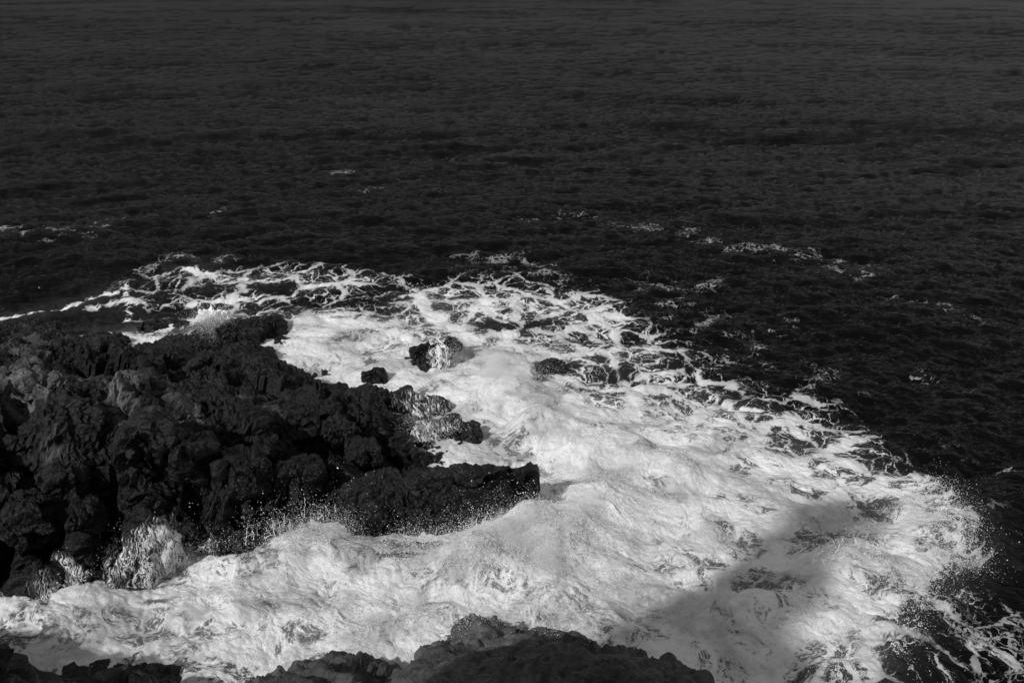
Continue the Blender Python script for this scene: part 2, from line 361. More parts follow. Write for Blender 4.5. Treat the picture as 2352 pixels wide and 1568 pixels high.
S = np.maximum(S, 0.55 * np.exp(-(fd / 0.9) ** 2) * sstep(24.5, 19, gy * 0.9 + gx * 0.25 + 0))
S *= 0.62 + 0.75 * np.clip(fbm(np.stack([gx.ravel() * .8, gy.ravel() * .8, 0 * gx.ravel()], 1), 4, 15, .55).reshape(gx.shape) + .35, 0, 1)
S = gblur(S * 0.6, 0.15)
A = gblur(np.clip((D - 0.53) * 2.6, 0, 1), 0.6)       # air in the water, greyer near the surf
TURB = gblur(np.clip((D - 0.5) / 0.4, 0, 1), 0.5)
def samp(A_, x, y):
    fx = np.clip((x - X0) / RES - .5, 0, NX - 1.001); fy = np.clip((y - Y0) / RES - .5, 0, NY - 1.001)
    i = fx.astype(int); j = fy.astype(int); u = fx - i; v = fy - j
    return (A_[j, i] * (1 - u) + A_[j, i + 1] * u) * (1 - v) + (A_[j + 1, i] * (1 - u) + A_[j + 1, i + 1] * u) * v

# ------------------------------------------------------------------ sea: wave spectrum sampled on a fan of rows
def ocean(N, L, ang, lmin, lmax, rms, seed, power=4.0, spread=2.0):
    r = np.random.default_rng(seed)
    k1 = np.fft.fftfreq(N, L / N) * 2 * np.pi
    kx, ky = np.meshgrid(k1, k1); k = np.hypot(kx, ky); k[0, 0] = 1
    c = (kx * math.cos(ang) + ky * math.sin(ang)) / k
    lam = 2 * np.pi / k
    Pk = k ** (-power) * (np.abs(c) ** spread + 0.05) * sstep(lmin * 0.7, lmin, lam) * (1 - sstep(lmax, lmax * 1.4, lam))
    Pk[0, 0] = 0
    H = np.sqrt(Pk) * (r.normal(size=(N, N)) + 1j * r.normal(size=(N, N)))
    h = np.fft.ifft2(H); s = rms / h.real.std()
    dx = np.fft.ifft2(-1j * kx / k * H).real * s; dy = np.fft.ifft2(-1j * ky / k * H).real * s
    return h.real * s, dx, dy, L
def osamp(T, x, y, rot):
    h, dx, dy, L = T; N = h.shape[0]; c, s_ = math.cos(rot), math.sin(rot)
    u = ((x * c + y * s_) / L * N) % N; v = ((-x * s_ + y * c) / L * N) % N
    i = u.astype(int) % N; j = v.astype(int) % N; fu = u - np.floor(u); fv = v - np.floor(v); i2 = (i + 1) % N; j2 = (j + 1) % N
    f = lambda A_: (A_[j, i] * (1 - fu) + A_[j, i2] * fu) * (1 - fv) + (A_[j2, i] * (1 - fu) + A_[j2, i2] * fu) * fv
    a, b_, d_ = f(h), f(dx), f(dy)
    return a, b_ * c - d_ * s_, b_ * s_ + d_ * c
WANG = math.radians(78)
T1 = ocean(512, 173.0, WANG, 4.0, 40.0, 0.17, 1, 3.9, 8.0)
T2 = ocean(512, 47.0, WANG + .12, 0.7, 5.0, 0.057, 2, 2.9, 4.0)
T3 = ocean(512, 13.0, WANG - .1, 0.15, 1.2, 0.025, 3, 2.9, 2.5)
ROWS = 760
ypix = np.concatenate([np.linspace(-60, 560, 245), np.linspace(562, 1650, 500)])
yr = np.array([at(1176, p)[1] for p in ypix])[::-1]
far = np.geomspace(yr[-1] * 1.03, 9000, 60); near = np.linspace(2.0, yr[0] * 0.985, 18)
yr = np.concatenate([near, yr, far])
uc = np.concatenate([-np.geomspace(2.2, 0.63, 22), np.linspace(-0.62, 0.62, 800), np.geomspace(0.63, 2.2, 22)])
dy_row = np.gradient(yr)
YY, UU = np.meshgrid(yr, uc, indexing='ij')
XX = UU * (YY * 0.93 + 4.5)
x = XX.ravel(); y = YY.ravel(); dyv = np.repeat(dy_row, len(uc))
dens = samp(D, x, y); heapz = samp(S, x, y); aer = samp(A, x, y); turb = samp(TURB, x, y)
calm = 1 - 0.75 * turb
z = np.zeros_like(x); ox = np.zeros_like(x); oy = np.zeros_like(x)
for T, rot, lim, chop in ((T1, 0.0, 18.0, 1.0), (T2, 0.35, 4.0, 1.0), (T3, -0.3, 0.7, 0.9)):
    a, b_, c_ = osamp(T, x, y, rot)
    f = (1 - sstep(lim * 0.5, lim * 1.6, dyv)) * calm
    z += a * f; ox += b_ * f * chop; oy += c_ * f * chop
# churned water: billows at several sizes, stretched along the run of the water
P3 = np.stack([x, y, np.zeros_like(x)], 1)
m = turb > 0.01
Pm = P3[m]; wob = np.stack([fbm(Pm * 0.5, 3, 5), fbm(Pm * 0.5 + 9, 3, 6), np.zeros(len(Pm))], 1)
Q = Pm + wob * 0.9
ang = math.radians(-38); ca, sa = math.cos(ang), math.sin(ang)
Q = np.stack([(Q[:, 0] * ca + Q[:, 1] * sa) * 0.7, -Q[:, 0] * sa + Q[:, 1] * ca, Q[:, 2]], 1)
b1 = fbm(Q * 0.55, 3, 11, 0.45)
hb = heapz[m]
def puff(Pp, sd):
    f1 = worley(Pp, sd)[0]; return np.sqrt(np.clip(1 - f1 * f1 * 0.9, 0, 1))
jit = np.stack([fbm(Pm * 2.6, 2, 51), fbm(Pm * 2.6 + 5, 2, 52), np.zeros(len(Pm))], 1) * .22
Qp = Pm + jit
pf = 0.5 * puff(Qp * 1.15 + 3, 61) + 0.0
gate = sstep(-.35, .5, fbm(Pm * 0.7 + 31, 3, 55))                       # clots here, smoother wash there
dz = (0.14 + 0.24 * hb) * b1 + (0.05 + 0.30 * gate * (.4 + hb)) * (puff(Qp * 1.2 + 3, 61) - .6) + (0.03 + .11 * gate * (.5 + .8 * hb)) * (puff(Qp * 3.1 + 8, 62) - .6) + (0.012 + .045 * gate) * (puff(Qp * 7.5 + 1, 63) - .6) + 0.02 * fbm(Pm * 9, 3, 64, .7)
z[m] += turb[m] * dz
z += heapz
lx = fbm(Q * 1.3 + 20, 3, 31, .4); ly = fbm(Q * 1.3 + 40, 3, 32, .4)
ox[m] += turb[m] * lx * (0.12 + 0.2 * hb); oy[m] += turb[m] * ly * (0.12 + 0.2 * hb)
V = np.stack([x + ox, y + oy, z], 1)
flow = P3.copy(); flow[m] = P3[m] + np.stack([wob[:, 0] * .35, wob[:, 1] * .35, wob[:, 2]], 1)
dmap = dens.copy()
dens[m] = np.clip(dens[m] + turb[m] * (0.20 * fbm(Q * 0.55 + 60, 5, 41, .65) + 0.02) * (1 - 0.5 * np.clip(hb, 0, 1)), 0, 1)
attrs = {'thin': samp(TN, x, y), 'dens': dens, 'aer': np.clip(aer, 0, 1), 'flow': flow}
F = grid_faces(len(yr), len(uc))
fdn = dmap[F].mean(1)
surf = fdn > 0.65
Vs, Fs, As = submesh(V, F, ~surf, attrs)
sea = tag(mesh_np('sea', Vs, Fs, M_SEA, attrs=As), 'dark open sea with small waves and drifting foam lace', 'sea', kind='structure')
Vs, Fs, As = submesh(V, F, surf, attrs)
tag(mesh_np('white_water', Vs, Fs, M_SEA, attrs=As), 'thick churning white water around the black rocks', 'surf', kind='stuff')

# ------------------------------------------------------------------ rocks
def rock_disp(P, amps, seed=0):
    wv = np.stack([fbm(P * 0.9, 3, seed + 1), fbm(P * 0.9 + 7, 3, seed + 2), fbm(P * 0.9 + 13, 3, seed + 3)], 1)
    d = np.zeros(len(P))
    for i, (sc_, am) in enumerate(amps):
        Q = (P + wv * 0.4 / sc_) * sc_ * np.array([1.0, 1.0, 0.75])
        f1, f2, idd, vec = worley(Q, seed + 50 + i)
        r1 = u01(h32(idd + np.uint32(11))) - .5
        rd = np.stack([u01(h32(idd + np.uint32(12 + q))) - .5 for q in range(3)], 1); rd /= np.linalg.norm(rd, axis=1, keepdims=True) + 1e-6
        d += am * (r1 * 0.45 + (vec * rd).sum(1) * 1.5 - 0.35 * (1 - sstep(0.0, 0.09, f2 - f1)))
    big = amps[0][1]; k_ = min(1.0, big / .16)
    o = 0; a = 1.0; Q = P * 1.3 + wv * .3                    # ridged crags
    for k in range(6):
        o = o + a * (1 - 2 * np.abs(gnoise(Q, seed + 90 + k))); Q = Q * 2.1 + 1.7; a *= 0.55
    E = np.array([[.55, -.72, .42], [.72, .62, .30], [-.48, .14, .86]])     # slanting strata: grooves run down to the left
    R_ = P @ E.T
    s1 = 1 - 2 * np.abs(fbm(R_ * np.array([1.25, .30, .45]) + wv * .22, 3, seed + 70, .5))
    s2 = 1 - 2 * np.abs(fbm(R_ * np.array([5.2, .9, 1.4]) + wv * .5, 3, seed + 73, .55))
    return d + k_ * (0.042 * (o - 1.1) + .19 * (s1 - .5) + .05 * (s2 - .5)) + 0.012 * fbm(P * 11, 3, seed + 95, .6)
def tps(ctrl, xs, ys, lam=0.02):
    C = np.asarray(ctrl); n = len(C)
    def K(r2): return 0.5 * r2 * np.log(r2 + 1e-9)
    d2 = ((C[:, None, :2] - C[None, :, :2]) ** 2).sum(-1)
    M = np.zeros((n + 3, n + 3)); M[:n, :n] = K(d2) + lam * np.eye(n); M[:n, n] = 1; M[:n, n + 1:] = C[:, :2]; M[n, :n] = 1; M[n + 1:, :n] = C[:, :2].T
    s = np.linalg.solve(M, np.concatenate([C[:, 2], np.zeros(3)]))
    out = s[n] + s[n + 1] * xs + s[n + 2] * ys
    for i in range(n): out = out + s[i] * K((xs - C[i, 0]) ** 2 + (ys - C[i, 1]) ** 2)
    return out
def rock_field(name, ctrl, res, amps, mat, label, cat, seed, zcut=-0.9, dry_lit_fn=None, group=None, pad=0.5, smooth=False):
    """a rock mass as a relief over the ground; ctrl holds places with their heights"""
    C = np.array(ctrl)
    x0, x1 = C[:, 0].min() - pad, C[:, 0].max() + pad; y0, y1 = C[:, 1].min() - pad, C[:, 1].max() + pad
    nx, ny = int((x1 - x0) / res), int((y1 - y0) / res)
    xs, ys = np.meshgrid(np.linspace(x0, x1, nx), np.linspace(y0, y1, ny))
    zb = np.clip(tps(C, xs.ravel(), ys.ravel()), -3, 30)
    Vb = np.stack([xs.ravel(), ys.ravel(), zb], 1)
    N = grid_normals(Vb, ny, nx)
    d = rock_disp(Vb, amps, seed)
    Vd = Vb + N * d[:, None]
    Fq = grid_faces(ny, nx)
    keep = (zb[Fq].max(1) > zcut)
    dry_lit = dry_lit_fn(Vd) if dry_lit_fn else np.zeros(len(Vd))
    V2, F2, A2 = submesh(Vd, Fq, keep, {'dry_lit': dry_lit})
    return tag(mesh_np(name, V2, F2, mat, attrs=A2, smooth=smooth), label, cat, group)
def PZ(lst): return [tuple(at(*q)) for q in lst]

# main outcrop on the left
c = [(-160, 1460, 0), (-60, 1420, 0), (70, 1390, 0), (150, 1350, 0), (260, 1335, 0), (400, 1325, 0), (500, 1290, 0), (600, 1245, 0), (700, 1200, 0), (770, 1170, 0.1), (850, 1110, .1), (900, 1080, .05), (960, 1050, 0),
     (1000, 1030, -.1), (1010, 990, -.1), (950, 950, .25), (900, 932, .5), (850, 920, .6), (790, 912, .7), (740, 902, .7), (690, 898, .5), (690, 880, .4), (650, 845, .35), (635, 825, .4), (600, 810, .35), (550, 802, .45),
     (30, 868, 3.2), (90, 880, 3.0), (150, 888, 2.9), (230, 905, 2.6), (300, 885, 3.0), (330, 920, 2.7), (290, 975, 2.3), (0, 806, 1.4), (150, 802, 1.2), (300, 810, .9), (420, 816, .65), (500, 826, .6),
     (80, 840, 2.2), (200, 860, 1.9), (350, 865, 1.5), (450, 880, 1.3), (80, 940, 2.3), (180, 960, 1.9), (430, 930, 1.9), (560, 890, 1.2), (640, 880, .8), (440, 985, 2.0), (580, 950, 1.5), (600, 1000, 1.6), (700, 930, 1.1), (800, 950, 1.2),
     (900, 965, .65), (970, 1000, .2), (380, 1060, 1.9), (500, 1060, 1.8), (650, 1050, 1.5), (750, 1030, 1.3), (850, 1000, .8), (300, 1130, 1.4), (150, 1120, 1.6), (30, 1100, 1.9), (30, 1000, 2.1), (-100, 1000, 2.4), (-100, 1200, 1.5), (-120, 870, 3.0), (-120, 806, 1.5),
     (50, 1270, .8), (180, 1240, .8), (300, 1240, .7), (400, 1210, .75), (500, 1180, .75), (600, 1150, .7), (700, 1120, .65), (800, 1080, .6), (870, 1050, .4)]
under = [(-160, 1500, -1.2), (0, 1460, -1.2), (150, 1410, -1.2), (300, 1390, -1.2), (450, 1370, -1.2), (600, 1300, -1.2), (720, 1250, -1.2), (860, 1160, -1), (960, 1100, -1), (1090, 1030, -1), (1080, 970, -1), (980, 925, -1),
         (880, 895, -1), (780, 880, -1), (730, 860, -1), (690, 820, -1)]
def dry_lit_main(Vd):                              # sunlit crests, column and edges painted lighter, along with drier high rock
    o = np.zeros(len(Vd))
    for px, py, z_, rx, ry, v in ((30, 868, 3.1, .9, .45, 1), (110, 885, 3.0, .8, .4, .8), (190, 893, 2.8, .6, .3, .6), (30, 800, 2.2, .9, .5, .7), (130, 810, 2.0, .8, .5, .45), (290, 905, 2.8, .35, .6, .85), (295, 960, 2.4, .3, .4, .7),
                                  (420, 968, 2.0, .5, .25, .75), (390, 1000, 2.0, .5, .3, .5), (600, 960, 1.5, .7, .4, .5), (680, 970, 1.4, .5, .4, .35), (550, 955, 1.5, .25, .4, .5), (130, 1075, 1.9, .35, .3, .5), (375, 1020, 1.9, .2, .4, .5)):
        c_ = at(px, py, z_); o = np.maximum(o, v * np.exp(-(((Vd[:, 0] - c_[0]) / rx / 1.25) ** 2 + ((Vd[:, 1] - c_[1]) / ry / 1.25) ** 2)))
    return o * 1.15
back = []
for q in ((-120, 806, 1.5), (0, 806, 1.4), (150, 802, 1.2), (300, 810, .9), (420, 816, .65), (500, 826, .6), (550, 802, .45), (600, 810, .35)):
    w_ = at(*q); back += [(w_[0] * 1.05, w_[1] + 1.0, .1), (w_[0] * 1.08, w_[1] + 2.0, -1.3), (w_[0] * 1.12, w_[1] + 3.2, -1.8)]
outcrop = rock_field('rock_outcrop', PZ(c + under) + back, 0.036, ((0.42, 0.36), (1.3, 0.045), (3.6, 0.045), (8.5, .024)), M_ROCK, 'large craggy black rock outcrop filling the left side', 'rock', 3, dry_lit_fn=dry_lit_main)

def blob(name, c, half, yaw, sq, amps, mat, label, seed, n=90, tilt=0.0, dry_lit=0.0, group=None, parent=None):
    """a boulder: a squared ball with chipped sides"""
    th = np.linspace(0, math.pi, n); ph = np.linspace(0, 2 * math.pi, 2 * n, endpoint=False)
    T_, P_ = np.meshgrid(th, ph, indexing='ij')
    d = np.stack([np.sin(T_) * np.cos(P_), np.sin(T_) * np.sin(P_), np.cos(T_)], -1).reshape(-1, 3)
    r = (np.abs(d) ** sq).sum(1) ** (-1 / sq)
    p = d * r[:, None] * np.array(half)
    nrm = d / np.array(half); nrm /= np.linalg.norm(nrm, axis=1, keepdims=True)
    cy, sy = math.cos(yaw), math.sin(yaw); ct, st = math.cos(tilt), math.sin(tilt)
    R = np.array([[cy, -sy, 0], [sy, cy, 0], [0, 0, 1]]) @ np.array([[ct, 0, st], [0, 1, 0], [-st, 0, ct]])
    p = p @ R.T + np.array(c); nrm = nrm @ R.T
    p = p + nrm * rock_disp(p, amps, seed)[:, None]
    nr, nc = n, 2 * n; i = np.arange(nr * nc).reshape(nr, nc); j = np.roll(i, -1, 1)
    Fq = np.stack([i[:-1], i[1:], j[1:], j[:-1]], -1).reshape(-1, 4)
    return tag(mesh_np(name, p, Fq, mat, attrs={'dry_lit': np.full(len(p), dry_lit)}, parent=parent, smooth=False), label, None if parent else 'rock', group)
BLK = ((1.3, .10), (3.2, .05), (8, .018))
def block(name, px, py, z, half, yaw, tilt, sd, dry_lit, sq=3.4, label=None):  # higher dryness also paints in the sunlit lightening of a block
    o = blob(name, at(px, py, z), half, yaw, sq, BLK, M_ROCK, label, sd, 46, tilt, dry_lit, parent=outcrop)
    return o
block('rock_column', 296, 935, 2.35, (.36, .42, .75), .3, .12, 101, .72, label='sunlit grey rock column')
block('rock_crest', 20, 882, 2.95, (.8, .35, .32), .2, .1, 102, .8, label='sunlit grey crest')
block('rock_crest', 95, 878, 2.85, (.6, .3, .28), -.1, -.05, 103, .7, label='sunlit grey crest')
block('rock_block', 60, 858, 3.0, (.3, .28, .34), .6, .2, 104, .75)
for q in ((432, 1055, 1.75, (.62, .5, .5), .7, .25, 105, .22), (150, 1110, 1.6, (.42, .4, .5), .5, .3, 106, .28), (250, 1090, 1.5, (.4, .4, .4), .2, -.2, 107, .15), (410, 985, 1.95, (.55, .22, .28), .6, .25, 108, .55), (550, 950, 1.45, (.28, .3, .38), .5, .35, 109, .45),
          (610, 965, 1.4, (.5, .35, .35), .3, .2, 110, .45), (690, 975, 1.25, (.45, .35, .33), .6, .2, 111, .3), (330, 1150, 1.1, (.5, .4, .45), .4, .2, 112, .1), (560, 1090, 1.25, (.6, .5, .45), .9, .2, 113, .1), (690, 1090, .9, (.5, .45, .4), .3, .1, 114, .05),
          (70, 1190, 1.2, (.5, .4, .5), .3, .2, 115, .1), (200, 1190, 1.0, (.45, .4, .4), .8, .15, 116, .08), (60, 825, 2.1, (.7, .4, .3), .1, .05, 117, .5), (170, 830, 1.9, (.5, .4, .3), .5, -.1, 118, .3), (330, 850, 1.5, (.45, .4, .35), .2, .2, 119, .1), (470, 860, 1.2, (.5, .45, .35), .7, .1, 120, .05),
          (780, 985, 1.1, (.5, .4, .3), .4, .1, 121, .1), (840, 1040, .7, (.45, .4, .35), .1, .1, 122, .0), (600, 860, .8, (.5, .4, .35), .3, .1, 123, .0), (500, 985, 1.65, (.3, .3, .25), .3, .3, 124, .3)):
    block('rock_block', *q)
# the big slab-sided boulder in the middle
p0 = at(1060, 1150, .7); p1 = at(870, 1160, .55)
blob('boulder', p0 + np.array([0.2, .55, -.45]), (1.5, .52, .80), 0.1, 7.0, ((0.9, .13), (2.2, .05), (6, .018)), M_CRUST, 'big slab-sided black boulder jutting right into the white surf', 21, 100, 0.0)
blob('foot_rock', p1 + np.array([0, .3, -.4]), (.95, .8, .72), 0.5, 3.0, ((0.9, .12), (2.4, .06), (6, .025)), M_CRUST, 'barnacle-crusted rock joining the slab-sided boulder to the outcrop', 23, 100)
blob('reef_rock', at(552, 790, 0) + np.array([0, 0.5, 0.03]), (.75, .7, 0.56), 0.2, 2.8, ((1.1, .10), (2.6, .06), (6, .03)), M_CRUST, 'tallest black rock of the far reef, beside the small splash', 31, 80)
blob('reef_rock', at(617, 762, 0) + np.array([0, 0.3, -0.07]), (.46, .45, 0.43), 0.2, 2.6, ((1.3, .07), (3, .05), (7, .025)), M_CRUST, 'rounded black rock at the right end of the far reef', 33, 60)
blob('reef_rock', at(625, 782, 0) + np.array([0, 0.1, -0.17]), (.62, .5, 0.25), -0.3, 2.5, ((1.3, .07), (3, .05), (7, .025)), M_CRUST, 'low wet rock sloping from the far reef into the foam pool', 34, 60)
blob('reef_rock', at(478, 768, 0) + np.array([0, 0.1, -0.12]), (.6, .5, 0.31), 0.2, 2.6, ((1.3, .07), (3, .05), (7, .025)), M_CRUST, 'flat-topped rock just in front of the small splash', 35, 60)
blob('reef_rock', at(378, 748, 0) + np.array([0, 0.1, -0.12]), (.95, .35, 0.27), 0.0, 3, ((1.3, .07), (3, .05), (7, .025)), M_CRUST, 'long thin low reef ridge at the back, left of the splash', 36, 60)
blob('reef_rock', at(430, 792, 0) + np.array([0, 0.2, -0.14]), (1.1, .7, 0.25), 0.1, 2.6, ((1.3, .07), (3, .05), (7, .025)), M_CRUST, 'wet ledge between the outcrop and the far reef', 37, 70)
blob('reef_rock', at(235, 785, 0) + np.array([0, 0.1, -0.12]), (.8, .5, 0.28), 0.1, 2.6, ((1.3, .07), (3, .05), (7, .025)), M_CRUST, 'low rock ringed by foam behind the left outcrop', 38, 60)
blob('reef_rock', at(40, 792, 0) + np.array([-0.2, 0.6, -0.02]), (1.65, .9, 0.43), 0.05, 3, ((1.1, .10), (2.6, .06), (6, .03)), M_CRUST, 'dark flat reef behind the outcrop at the left edge', 39, 80)
blob('awash_rock', at(990, 842, 0) + np.array([0, 0.5, 0.06]), (.74, .6, .46), 0.3, 2.6, ((1.1, .24), (2.6, .10), (6, .04)), M_CRUST, 'dark rock with water pouring off it, alone in the foam', 41, 80)
blob('awash_rock', at(858, 872, 0) + np.array([0, 0, 0.04]), (.38, .25, .3), 0.1, 2.8, ((1.3, .07), (3, .05), (7, .025)), M_CRUST, 'small flat-topped rock poking out of the foam pool', 42, 50)
blob('awash_rock', at(960, 930, 0) + np.array([0, 0, -0.06]), (.95, .48, .40), -0.6, 2.8, ((1.1, .10), (2.6, .06), (6, .03)), M_CRUST, 'long wet slab sloping down into the breaking foam', 43, 80)
blob('awash_rock', at(850, 918, 0) + np.array([0, 0, -0.01]), (.6, .4, .36), 0.1, 2.8, ((1.3, .07), (3, .05), (7, .025)), M_CRUST, 'low dark rock beside the outcrop rim, streaked with runoff', 44, 50)
blob('awash_rock', at(1045, 990, .1) + np.array([0, 0, -0.36]), (.75, .45, .55), -0.3, 2.6, ((1.2, .12), (3, .06)), M_CRUST, 'small dark rock below the runoff at the outcrop tip', 45, 50)
blob('awash_rock', at(1262, 846, .1) + np.array([0, 0, -0.36]), (.5, .5, .6), 0.1, 2.4, ((1.2, .1), (3, .06)), M_CRUST, 'rounded rock nearly covered by the wave, right of the surge', 46, 50)

# foreground rocks of the near shore
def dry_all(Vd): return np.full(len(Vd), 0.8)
fg = [(1030, 1470, .5), (1060, 1450, .6), (1110, 1446, .7), (1160, 1456, .8), (1200, 1470, 1.0), (1290, 1474, 1.2), (1320, 1492, 1.4), (1400, 1505, 2.0), (1480, 1512, 2.1), (1530, 1518, 2.1), (1570, 1522, 2.0), (1600, 1560, 1.8),
      (1000, 1508, .9), (962, 1548, 1.2), (1080, 1500, 1.3), (1200, 1510, 1.9), (1300, 1530, 2.5), (1450, 1545, 2.8), (1100, 1560, 2.2), (1250, 1600, 3.0), (1450, 1620, 3.3), (1560, 1620, 2.4), (1000, 1640, 2.2), (1200, 1760, 4.0), (1450, 1760, 3.8)]
fgu = [(1000, 1420, -1), (1060, 1385, -1), (1150, 1380, -1), (1220, 1405, -1), (1300, 1415, -1), (1400, 1440, -1), (1500, 1450, -1), (1580, 1455, -1), (1620, 1490, -1), (1640, 1560, -1), (1660, 1650, -1), (1640, 1760, -.5), (940, 1480, -1), (880, 1540, -1), (850, 1620, -1)]
rock_field('shore_rock', PZ(fg + fgu), 0.037, ((0.8, .13), (2.2, .07), (6, .025)), M_DRY, 'broad foreground rock mass with a sunlit grey tip in the spray', 'rock', 61, dry_lit_fn=dry_all, smooth=True)
fg = [(600, 1575, .9), (650, 1550, .9), (700, 1532, 1.0), (780, 1518, 1.0), (830, 1518, 1.0), (850, 1540, 1.0), (858, 1565, 1.0), (700, 1580, 2.0), (800, 1590, 2.1), (940, 1590, .9), (900, 1640, 1.4), (700, 1680, 2.6), (820, 1700, 2.6)]
fgu = [(560, 1520, -1), (640, 1485, -1), (720, 1465, -1), (800, 1455, -1), (870, 1465, -1), (910, 1500, -1), (960, 1530, -1), (540, 1600, -1)]
rock_field('shore_rock', PZ(fg + fgu), 0.037, ((0.8, .13), (2.2, .07), (6, .025)), M_DRY, 'low sunlit grey rock at the bottom edge, left of the broad mass', 'rock', 62, dry_lit_fn=dry_all, smooth=True)
fg = [(150, 1592, 1.0), (200, 1580, 1.1), (260, 1570, 1.2), (300, 1580, 1.1), (360, 1584, 1.0), (400, 1606, .8), (250, 1630, 1.5), (350, 1630, 1.7), (500, 1620, .8), (200, 1700, 2.6), (400, 1700, 2.5)]
fgu = [(100, 1530, -1), (200, 1490, -1), (300, 1480, -1), (400, 1500, -1), (500, 1520, -1), (600, 1560, -1)]
rock_field('shore_rock', PZ(fg + fgu), 0.037, ((0.8, .13), (2.2, .07), (6, .025)), M_ROCK, 'knobbly dark rock rim along the bottom edge', 'rock', 63, dry_lit_fn=None   , smooth=True)  # dark wet material stands in for the shade on this rim
fg = [(-40, 1500, 1.6), (0, 1506, 1.5), (40, 1527, 1.5), (75, 1550, 1.4), (100, 1575, 1.3), (-40, 1560, 2.2), (30, 1600, 2.2), (-120, 1500, 2.2), (-120, 1640, 2.8), (60, 1700, 2.6)]
fgu = [(-80, 1440, -1), (20, 1445, -1), (80, 1475, -1), (140, 1510, -1), (170, 1560, -1), (180, 1640, -1)]
rock_field('shore_rock', PZ(fg + fgu), 0.037, ((0.8, .13), (2.2, .07), (6, .025)), M_ROCK, 'black sloping rock in the bottom left corner', 'rock', 64, dry_lit_fn=None   , smooth=True)  # shade of this corner rock is put into its dark material

# the cliff the view is taken from: it stands behind and left of the frame and shades the near shore
qs = np.arange(-16, 15.6, 0.2); as_ = np.arange(-26, 10, 0.2)
QQ, AA = np.meshgrid(qs, as_)
hq = np.interp(QQ, [-16, -3, 1.5, 3, 7.2, 7.7, 9.0, 9.4, 11, 14, 15, 16], [9, 10.0, 10.3, 11.3, 11.6, 15.6, 15.4, 3.5, 2.5, 2.0, 0, -1.5])
ac = np.interp(QQ, [-16, -1, 1.5, 3, 7.5, 8, 9.4, 10, 16], [2, .6, .2, -2, -2, -1, -1, 0, 0])
cx, cy = (AA - QQ) / 2 ** .5, (AA + QQ) / 2 ** .5
zc = np.where(AA > ac, hq - 1.5 * (AA - ac), hq)
lim = np.where(cy > -1, 11.0 - 1.0 * np.maximum(cy, 0.0), 30.0)
wide = sstep(0.75, 1.05, -cx / (np.maximum(cy, 0) + 1.5))
zc = np.where(zc > lim, lim * (1 - wide) + zc * wide, zc)
zc = np.maximum(zc, -1.5)
Vc = np.stack([cx.ravel(), cy.ravel(), zc.ravel()], 1)
nn = grid_normals(Vc, *QQ.shape)
away = sstep(1.5, 4.0, np.hypot(Vc[:, 0], Vc[:, 1]))
Vc = Vc + nn * (rock_disp(Vc, ((0.5, .45), (1.4, .2)), 88) * away)[:, None]
tag(mesh_np('sea_cliff', Vc, grid_faces(*QQ.shape), M_DRY, attrs={'dry_lit': np.full(len(Vc), .8)}), 'grey rock cliff of the near shore, below and left of the view', 'cliff')

# ------------------------------------------------------------------ spray, splashes and runoff
OCT = np.array([(1, 1, 1), (1, -1, -1), (-1, 1, -1), (-1, -1, 1)], float)      # a drop is smaller than a pixel: four faces do
OCF = np.array([(0, 1, 2), (0, 3, 1), (0, 2, 3), (1, 3, 2)])
def drop_mesh(C, s):
    n = len(C); st = 1 + rng.exponential(0.35, n)
    a = rng.normal(size=(n, 3)); a /= np.linalg.norm(a, axis=1, keepdims=True)
    b_ = np.cross(a, rng.normal(size=(n, 3))); b_ /= np.linalg.norm(b_, axis=1, keepdims=True); c_ = np.cross(a, b_)
    B = np.stack([a * st[:, None], b_, c_], 1) * s[:, None, None]
    Vd = np.einsum('kj,njx->nkx', OCT, B) + C[:, None, :]
    Fd = OCF[None] + (np.arange(n) * 4)[:, None, None]
    return Vd.reshape(-1, 3), Fd.reshape(-1, 3)
def sizes(n, lo, hi, p=3.0): return np.minimum(lo * (1 - rng.random(n)) ** (-1 / p), hi)
def cloud(px, py, z, sx, sy, sz, n, lo=.0024, hi=.008):
    n = int(n * 1.5)
    c = at(px, py, z); P = c + rng.normal(size=(n, 3)) * np.array([sx, sy, sz])
    # clumped: droplets gather on a noise
    k = fbm(P * 1.6, 3, 77); P = P[k > -0.25]
    return P, sizes(len(P), lo, hi)
class Tubes:
    def __init__(s): s.V = []; s.F = []; s.n = 0
    def add(s, pts, rad, sides=5):
        pts = np.asarray(pts, float); k = len(pts); rad = np.asarray(rad)
        d = np.gradient(pts, axis=0); d /= np.linalg.norm(d, axis=1, keepdims=True) + 1e-9
        u = np.cross(d, (0.31, 0.52, 0.79)); u /= np.linalg.norm(u, axis=1, keepdims=True) + 1e-9; v = np.cross(d, u)
        an = np.arange(sides) * 2 * math.pi / sides
        R = pts[:, None] + rad[:, None, None] * (np.cos(an)[None, :, None] * u[:, None] + np.sin(an)[None, :, None] * v[:, None])
        i = np.arange(k * sides).reshape(k, sides) + s.n; j = np.roll(i, -1, 1)
        s.V.append(R.reshape(-1, 3)); s.F.append(np.stack([i[:-1], i[1:], j[1:], j[:-1]], -1).reshape(-1, 4)); s.n += k * sides
    def build(s, name, mat): return mesh_np(name, np.concatenate(s.V), np.concatenate(s.F), mat)
def jet(tb, p, v, T, r, k=9):
    t = np.linspace(0, T, k); w_ = np.cumsum(rng.normal(size=(k, 3)) * 0.018, 0)
    pts = p + np.outer(t, v) + np.outer(t * t, (0, 0, -4.9)) + w_
    rad = r * (1 - 0.8 * t / T) * (0.6 + 0.8 * rng.random(k)); rad[-2] = r * (.5 + .6 * rng.random()); rad[-1] *= .3
    tb.add(pts, rad)

DC, DS = [], []
def emit(*a, **k):
    P, s_ = cloud(*a, **k); DC.append(P); DS.append(s_)
